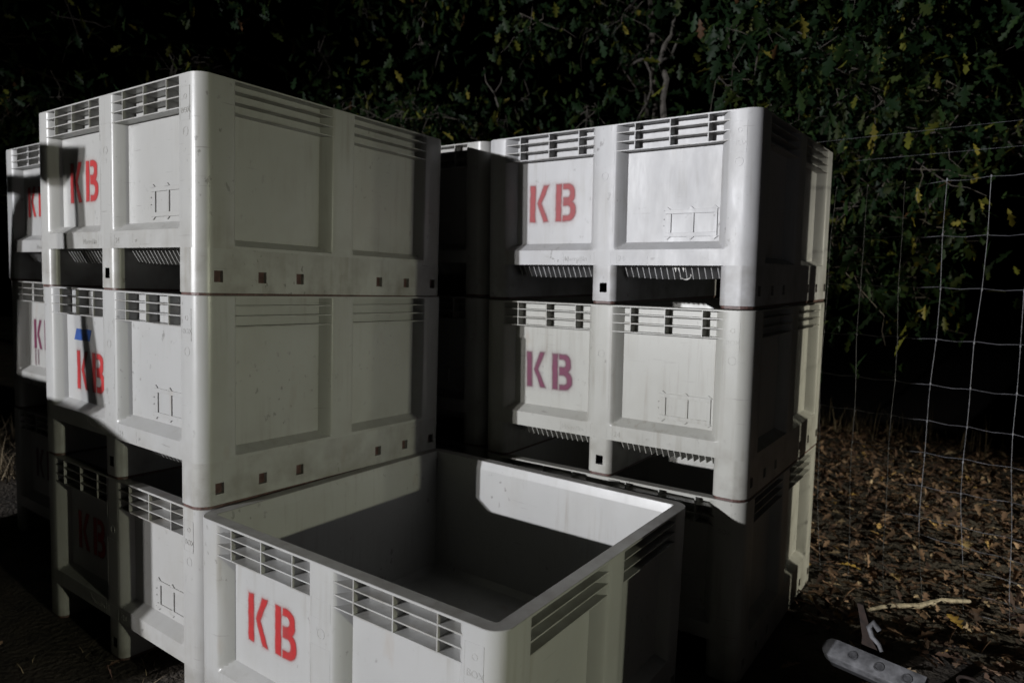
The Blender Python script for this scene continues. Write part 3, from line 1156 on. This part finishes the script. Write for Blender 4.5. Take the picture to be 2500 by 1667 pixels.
# ------------------------------------------------------------------ leaf litter
n_ = 30000
lx = RNG.uniform(-3.5, 6.5, n_)
ly = 2.05 + (CREST + 0.6 - 2.05) * RNG.random(n_) ** 1.05
ok = ~((lx < 1.45) & (ly < 2.66))
lx, ly = lx[ok], ly[ok]
n2_ = 900
lx = np.concatenate([lx, RNG.uniform(-6, 3.5, n2_)])
ly = np.concatenate([ly, RNG.uniform(-2.0, 2.4, n2_)])
ok = ~((lx > -2.56) & (lx < 1.30) & (ly > -0.03) & (ly < 2.6)) & ~((lx > -1.3) & (lx < 1.43) & (ly > 1.2) & (ly < 2.62))
lx, ly = lx[ok], ly[ok]
lzv = np.array([gz(a, b_) for a, b_ in zip(lx, ly)]) + RNG.uniform(0.004, 0.035, len(lx))
fr = frames(len(lx), 0.0, RNG)
az = RNG.uniform(0, 2 * math.pi, len(lx))
tl = RNG.normal(0, 0.5, (len(lx), 2))
X = np.stack([np.cos(az), np.sin(az), tl[:, 0]], 1)
X /= np.linalg.norm(X, axis=1, keepdims=True)
Yv = np.cross(np.stack([tl[:, 1], tl[:, 0] * 0.5, np.ones(len(lx))], 1), X)
Yv /= np.linalg.norm(Yv, axis=1, keepdims=True)
fr = np.stack([X, Yv, np.cross(X, Yv)], 2)
lit = link('leaf_litter', mass('leaf_litter', LEAF_LO, np.stack([lx, ly, lzv], 1), fr, RNG.uniform(0.045, 0.10, len(lx)), palette(len(lx), BROWNS, BW, RNG, 0.3), M_DEAD))
tag(lit, 'brown fallen oak leaves covering the ground beyond the fence', 'leaves', kind='stuff')

# single larger yellow leaves
YL = [one_leaf((0.42, 0.27, 0.07), M_DEAD), one_leaf((0.36, 0.26, 0.12), M_DEAD)]
spots = [(1.50, 2.80, 0.3, 'yellow oak leaf at the foot of the right hand stack, behind its back corner'), (1.80, 2.75, 1.9, 'curled yellow oak leaf at the bottom of the fence behind the drawbar bracket'),
         (2.10, 2.36, 2.2, 'yellow brown oak leaf between the stick and the drawbar'), (2.02, 3.6, 5.1, 'yellow brown oak leaf on the litter a step beyond the fence'),
         (1.3, 4.2, 1.0, 'yellow oak leaf halfway up the leafy bank, nearest the bins'), (1.9, 5.2, 3.3, 'yellow oak leaf far up the leafy bank')]
for i, (x, y, a, lab) in enumerate(spots):
    o = link('fallen_leaf', YL[i % 2], None, (x, y, gz(x, y) + 0.040), (random.uniform(-.4, .4), random.uniform(-.4, .4), a))
    s = random.uniform(0.11, 0.14)
    o.scale = (s, s, s)
    tag(o, lab, 'leaf', 'yellow leaves on the litter')


# ------------------------------------------------------------------ grass
def tuft(n_, r, hgt, rng, lean=0.5, wd=0.0025):
    g = MB()
    for _ in range(n_):
        a, q = rng.uniform(0, 6.28), r * math.sqrt(rng.random())
        b_ = Vector((q * math.cos(a), q * math.sin(a), -0.02))
        ln = hgt * rng.uniform(0.5, 1.15)
        d = Vector((rng.normal(0, lean), rng.normal(0, lean), 1)).normalized()
        sx = Vector((-d.y, d.x, 0.01)).normalized() * wd
        p1 = b_ + d * ln * 0.55
        p2 = b_ + d * ln + Vector((d.x, d.y, -0.5)) * ln * 0.25
        g.add([b_ - sx, b_ + sx, p1 + sx * 0.7, p1 - sx * 0.7, p2], [(0, 1, 2, 3), (3, 2, 4)])
    return g


for (x, y, hg, lab) in ((-3.75, 0.66, 0.34, 'dry grass tuft on the dark ground by the left edge'), (-4.95, 1.08, 0.30, 'farther dry grass tuft at the left edge')):
    o = link('grass_tuft', tuft(150, 0.26, hg, RNG, 0.6, 0.004).mesh('grass_tuft', M_GRASS), None, (x, y, gz(x, y)))
    tag(o, lab, 'grass')
g = MB()
for _ in range(420):
    x = RNG.uniform(-2.5, 5.0)
    y = CREST + 0.25 * math.sin(0.8 * x + 1) + RNG.normal(0, 0.3)
    t = tuft(3, 0.05, RNG.uniform(0.15, 0.5), RNG, 0.25, 0.002)
    g.add([(v[0] + x, v[1] + y, v[2] + gz(x, y)) for v in t.V], t.F)
tag(link('bank_grass', g.mesh('bank_grass', M_GRASS)), 'thin dry stalks along the top of the leafy bank', 'grass', kind='stuff')
g = MB()
for _ in range(70):
    x, y = RNG.uniform(-1.2, 0.1), RNG.uniform(-0.5, 1.0)
    t = tuft(4, 0.05, RNG.uniform(0.04, 0.13), RNG, 0.7, 0.002)
    g.add([(v[0] + x, v[1] + y, v[2] + gz(x, y)) for v in t.V], t.F)
tag(link('trampled_grass', g.mesh('trampled_grass', M_GRASS)), 'short trampled dry grass under the left front stack', 'grass', kind='stuff')

# ------------------------------------------------------------------ stick and drawbar by the fence
g = MB()
sp = [Vector((1.70, 2.30, 0.05)), Vector((1.80, 2.41, 0.065)), Vector((1.91, 2.51, 0.06)), Vector((2.0, 2.62, 0.075)), Vector((2.11, 2.71, 0.07))]
g.tube([q - sp[0] for q in sp], [0.006, 0.010, 0.013, 0.012, 0.008], 7)
tag(link('stick', g.mesh('stick', M_STICK, 50), None, sp[0]), 'pale dry stick lying on leaves at the foot of the fence', 'stick')

TILT = math.radians(36)
bar = link('drawbar', None, None, (1.768, 1.395, 0.225))
bar.scale = (0.84, 0.84, 0.84)
bar.rotation_euler = (TILT, 0, math.atan2(-0.085, 0.32))
tag(bar, 'grey steel drawbar with bolt holes on a low stand right of the stacks', 'drawbar')
out = [(-0.02 + 0.043 * math.cos(a), 0.043 * math.sin(a)) for a in np.linspace(math.pi / 2, 3 * math.pi / 2, 12)]
out += [(0.335, -0.043), (0.335, 0.043)]
k = len(out)
V = [(x, y, z) for z in (0.035, 0.085) for x, y in out]
F = [tuple(range(k))[::-1], tuple(range(k, 2 * k))] + [(i, (i + 1) % k, k + (i + 1) % k, k + i) for i in range(k)]
link('bar', bevelled(mesh('bar', V, F, M_STEEL), 0.006, 2), bar)
for x in (0.065, 0.17, 0.275):
    g = MB()
    g.tube([(x + 0.017 * math.cos(a), 0.017 * math.sin(a), 0.086) for a in np.linspace(0, 2 * math.pi, 17)], 0.004, 6, False)
    g.cyl((x, 0, 0.0855), 0.015, 0.002, 14)
    link('bolt_hole', g.mesh('bolt_hole', M_BOLT, 50), bar)
g = MB()
g.box((-0.03, -0.036, 0.0), (0.30, 0.036, 0.034))
link('under_bar', g.mesh('under_bar', M_BLACK), bar)
g = MB()
g.box((0.12, 0.03, -0.30), (0.18, 0.09, 0.02))
g.box((0.05, -0.02, -0.31), (0.25, 0.14, -0.285))
link('stand', g.mesh('stand', M_BLACK), bar, None, (-TILT, 0, 0))
prof = [(0.055, -0.03), (0.13, -0.03), (0.135, 0.06), (0.10, 0.11), (0.085, 0.16), (0.05, 0.25), (0.025, 0.25), (0.055, 0.12)]
k = len(prof)
V = [(x, y, z + 0.03) for y in (0.075, 0.090) for x, z in prof]
F = [tuple(range(k)), tuple(range(k, 2 * k))[::-1]] + [(i, k + i, k + (i + 1) % k, (i + 1) % k) for i in range(k)]
link('bracket', mesh('bracket', V, F, M_RUST), bar, (-0.005, -0.03, -0.02), (-TILT, 0, 0))
g = MB()
g.tube([(0.125, 0.07, 0.20), (0.10, 0.068, 0.225), (0.085, 0.066, 0.20), (0.10, 0.064, 0.165), (0.13, 0.063, 0.145), (0.142, 0.062, 0.12)], [0.012, 0.014, 0.013, 0.011, 0.010, 0.008], 8)
link('hook', g.mesh('hook', M_STEEL, 50), bar, (-0.005, -0.03, -0.02), (-TILT, 0, 0))
g = MB()
g.box((0.34, -0.06, 0.0), (0.41, 0.05, 0.075))
link('coupler', bevelled(g.mesh('coupler', M_RUST), 0.01, 2), bar)
g = MB()
g.tube([(0.47 + 0.05 * math.cos(a), 0.09, 0.06 + 0.05 * math.sin(a)) for a in np.linspace(-0.4, 3.5, 12)], 0.006, 7)
link('loop', g.mesh('loop', M_RUST, 50), bar)

# ------------------------------------------------------------------ unseen things added beside the view to cast its shadows
# unseen vehicle, outline shaped to shade the left stacks, in the flood lamp's path
axis = Vector((0, -2.5, 0)) - Vector((LAMP_MAIN.x + 1.9, LAMP_MAIN.y, 0))
tr = link('shade_vehicle', None, None, (-2.0, -2.5, gz(-2.0, -2.5)))
tag(tr, 'unseen green vehicle with canopy roof, added to cast the shadow on the left stacks', 'shade_vehicle')
zz = -gz(-2.0, -2.5)


def loft(y0, y1, x0, x1, sk, z0, z1):
    """box from y0 to y1 (y1 nearer the lamp), x range at y0, narrowing along the light"""
    g = MB()
    V = []
    for y, s in ((y0, 0.0), (y1, sk * (y0 - y1))):
        V += [(x0 - s * 0.0 - 0.18 * (y0 - y), y, z0), (x1 - s - 0.18 * (y0 - y), y, z0), (x1 - s - 0.18 * (y0 - y), y, z1), (x0 - 0.18 * (y0 - y), y, z1)]
    g.add(V, [(0, 1, 2, 3), (4, 7, 6, 5), (0, 4, 5, 1), (1, 5, 6, 2), (2, 6, 7, 3), (3, 7, 4, 0)])
    return g


g = loft(0.0, -1.6, -0.80, 0.97, 0.10, 0.45, 1.31)
g2 = MB()
g2.add([(-0.80, 0, 1.31), (0.97, 0, 1.31), (0.72, 0, 1.372), (0.42, 0, 1.392), (-0.55, 0, 1.395), (-0.80, 0, 1.395),
        (-0.80 - .05, -0.4, 1.31), (0.97 - .12, -0.4, 1.31), (0.72 - .1, -0.4, 1.372), (0.42 - .1, -0.4, 1.392), (-0.55, -0.4, 1.395), (-0.80 - .05, -0.4, 1.395)],
       [(0, 1, 2, 3, 4, 5), (6, 11, 10, 9, 8, 7), (0, 6, 7, 1), (1, 7, 8, 2), (2, 8, 9, 3), (3, 9, 10, 4), (4, 10, 11, 5), (5, 11, 6, 0)])
link('chassis', g.mesh('chassis', M_GREEN), tr)
link('bonnet', g2.mesh('bonnet', M_GREEN), tr)
g = MB()
g.add([(-0.735, 0, 2.235), (0.565, 0, 2.185), (0.575, 0, 2.255), (0.33, 0, 2.278), (-0.735, 0, 2.292), (-0.76, -0.28, 2.235), (0.505, -0.28, 2.195), (0.515, -0.28, 2.255), (0.28, -0.28, 2.278), (-0.76, -0.28, 2.292)],
      [(0, 1, 2, 3, 4), (5, 9, 8, 7, 6), (0, 5, 6, 1), (1, 6, 7, 2), (2, 7, 8, 3), (3, 8, 9, 4), (4, 9, 5, 0)])
link('canopy', g.mesh('canopy', M_GREEN), tr)
for pts, w in ((((0.50, 2.22), (0.52, 2.0), (0.55, 1.68), (0.61, 1.39)), (0.036, 0.036, 0.046, 0.06)), (((-0.60, 2.25), (-0.63, 2.10), (-0.68, 1.75), (-0.72, 1.38)), (0.055, 0.06, 0.068, 0.075)),
               (((0.47, 2.20), (0.38, 2.165), (0.30, 2.19)), (0.02, 0.03, 0.02))):
    g = MB()
    g.tube([(x, -0.06, z) for x, z in pts], list(w), 8)
    link('canopy_post', g.mesh('canopy_post', M_BLACK, 50), tr)
for x, y, r, w in ((-0.75, -0.9, 0.62, 0.3), (0.52, -0.9, 0.62, 0.3), (-0.72, -0.2, 0.42, 0.22), (0.80, -0.2, 0.42, 0.22)):
    g = MB()
    g.cyl((x, y, r + 0.0), r, w, 28, 'x')
    wh = link('wheel', bevelled(g.mesh('wheel', M_TYRE), 0.03, 2), tr)
    g = MB()
    g.cyl((x, y, r), r * 0.5, w + 0.02, 20, 'x')
    link('rim', g.mesh('rim', M_GREEN), wh)

# unseen box added right of the view to block the side and bank lamps
tl_ = link('shade_box', None, None, (3.57, 1.41, gz(3.57, 1.41)))
tag(tl_, 'unseen dark box on wheels, added right of the bins to block the side lamps', 'shade_caster')
g = MB()
g.box((-0.82, -0.93, 0.42), (0.82, 0.93, 2.55))
link('body', bevelled(g.mesh('body', M_BLACK), 0.03, 2), tl_)
for sx in (-1, 1):
    g = MB()
    g.box((-0.835, -0.45 + sx * 0.44, 0.50), (-0.82, 0.45 + sx * 0.44 - 0.02, 2.45))
    dr = link('door', g.mesh('door', M_BLACK), tl_)
    g = MB()
    g.tube([(-0.85, sx * 0.08, 1.2), (-0.86, sx * 0.08, 1.3), (-0.85, sx * 0.08, 1.4)], 0.012, 6)
    link('handle', g.mesh('handle', M_STEEL, 50), dr)
for sy in (-1, 1):
    g = MB()
    g.cyl((0.1, sy * 0.86, 0.33), 0.33, 0.18, 24, 'y')
    wh = link('wheel', bevelled(g.mesh('wheel', M_TYRE), 0.02, 2), tl_)
    g = MB()
    g.cyl((0.1, sy * 0.86, 0.33), 0.17, 0.19, 16, 'y')
    link('rim', g.mesh('rim', M_STEEL), wh)


# lamp stands
def stand(label, loc, heads, aim):
    root = link('work_light', None, None, (loc.x, loc.y, gz(loc.x, loc.y)))
    tag(root, label, 'lamp')
    zg = gz(loc.x, loc.y)
    h_ = loc.z - zg
    d = (Vector(aim) - loc)
    d.z = 0
    d.normalize()
    s = Vector((-d.y, d.x, 0))
    g = MB()
    g.tube([Vector((0, 0, 0.3)) - d * 0.25, Vector((0, 0, h_ - 0.15)) - d * 0.25], 0.02, 8)
    link('pole', g.mesh('pole', M_BLACK, 50), root)
    for k in range(3):
        a = 2 * math.pi * k / 3
        g = MB()
        g.tube([Vector((0, 0, 0.8)) - d * 0.25, Vector((0.5 * math.cos(a), 0.5 * math.sin(a), 0)) - d * 0.25], 0.012, 6)
        link('leg', g.mesh('leg', M_BLACK, 50), root)
    for off in heads:
        c = s * off + Vector((0, 0, h_)) - d * 0.12
        g = MB()
        V = []
        for dd, w_ in ((-0.06, 0.06), (0.04, 0.10)):
            for a, b_ in ((-1, -1), (1, -1), (1, 1), (-1, 1)):
                V.append(c + d * dd + s * a * w_ + Vector((0, 0, b_ * w_ * 0.75)))
        g.add(V, [(0, 1, 2, 3), (7, 6, 5, 4), (0, 4, 5, 1), (1, 5, 6, 2), (2, 6, 7, 3), (3, 7, 4, 0)])
        hd = link('lamp_head', g.mesh('lamp_head', M_BLACK), root)
        g = MB()
        g.add([c + d * 0.044 + s * a * 0.085 + Vector((0, 0, b_ * 0.06)) for a, b_ in ((-1, -1), (1, -1), (1, 1), (-1, 1))], [(3, 2, 1, 0)])
        link('lens', g.mesh('lens', M_LENS), hd)


m, n, l, p = mat('lamp_lens')
p.inputs['Emission Color'].default_value = (1, 0.97, 0.92, 1)
p.inputs['Emission Strength'].default_value = 8
M_LENS = m
stand('twin headed flood lamp on a tripod far in front of the bins', LAMP_MAIN, (-0.13, 0.13), (0.3, 1.2, 0))
stand('work lamp on a tripod far to the right, level with the open bin', LAMP_LOW, (0,), (0.6, 0.35, 0))
stand('second work lamp on a tripod right next to the first one', LAMP_LOW_B, (0,), (0.6, 0.35, 0))
stand('fill lamp on a tall tripod, added to light the leafy bank', LAMP_BANK_FILL, (0,), (1.5, 3.9, 0))

SC.render.engine = 'CYCLES'
SC.render.resolution_x, SC.render.resolution_y = 1024, 682
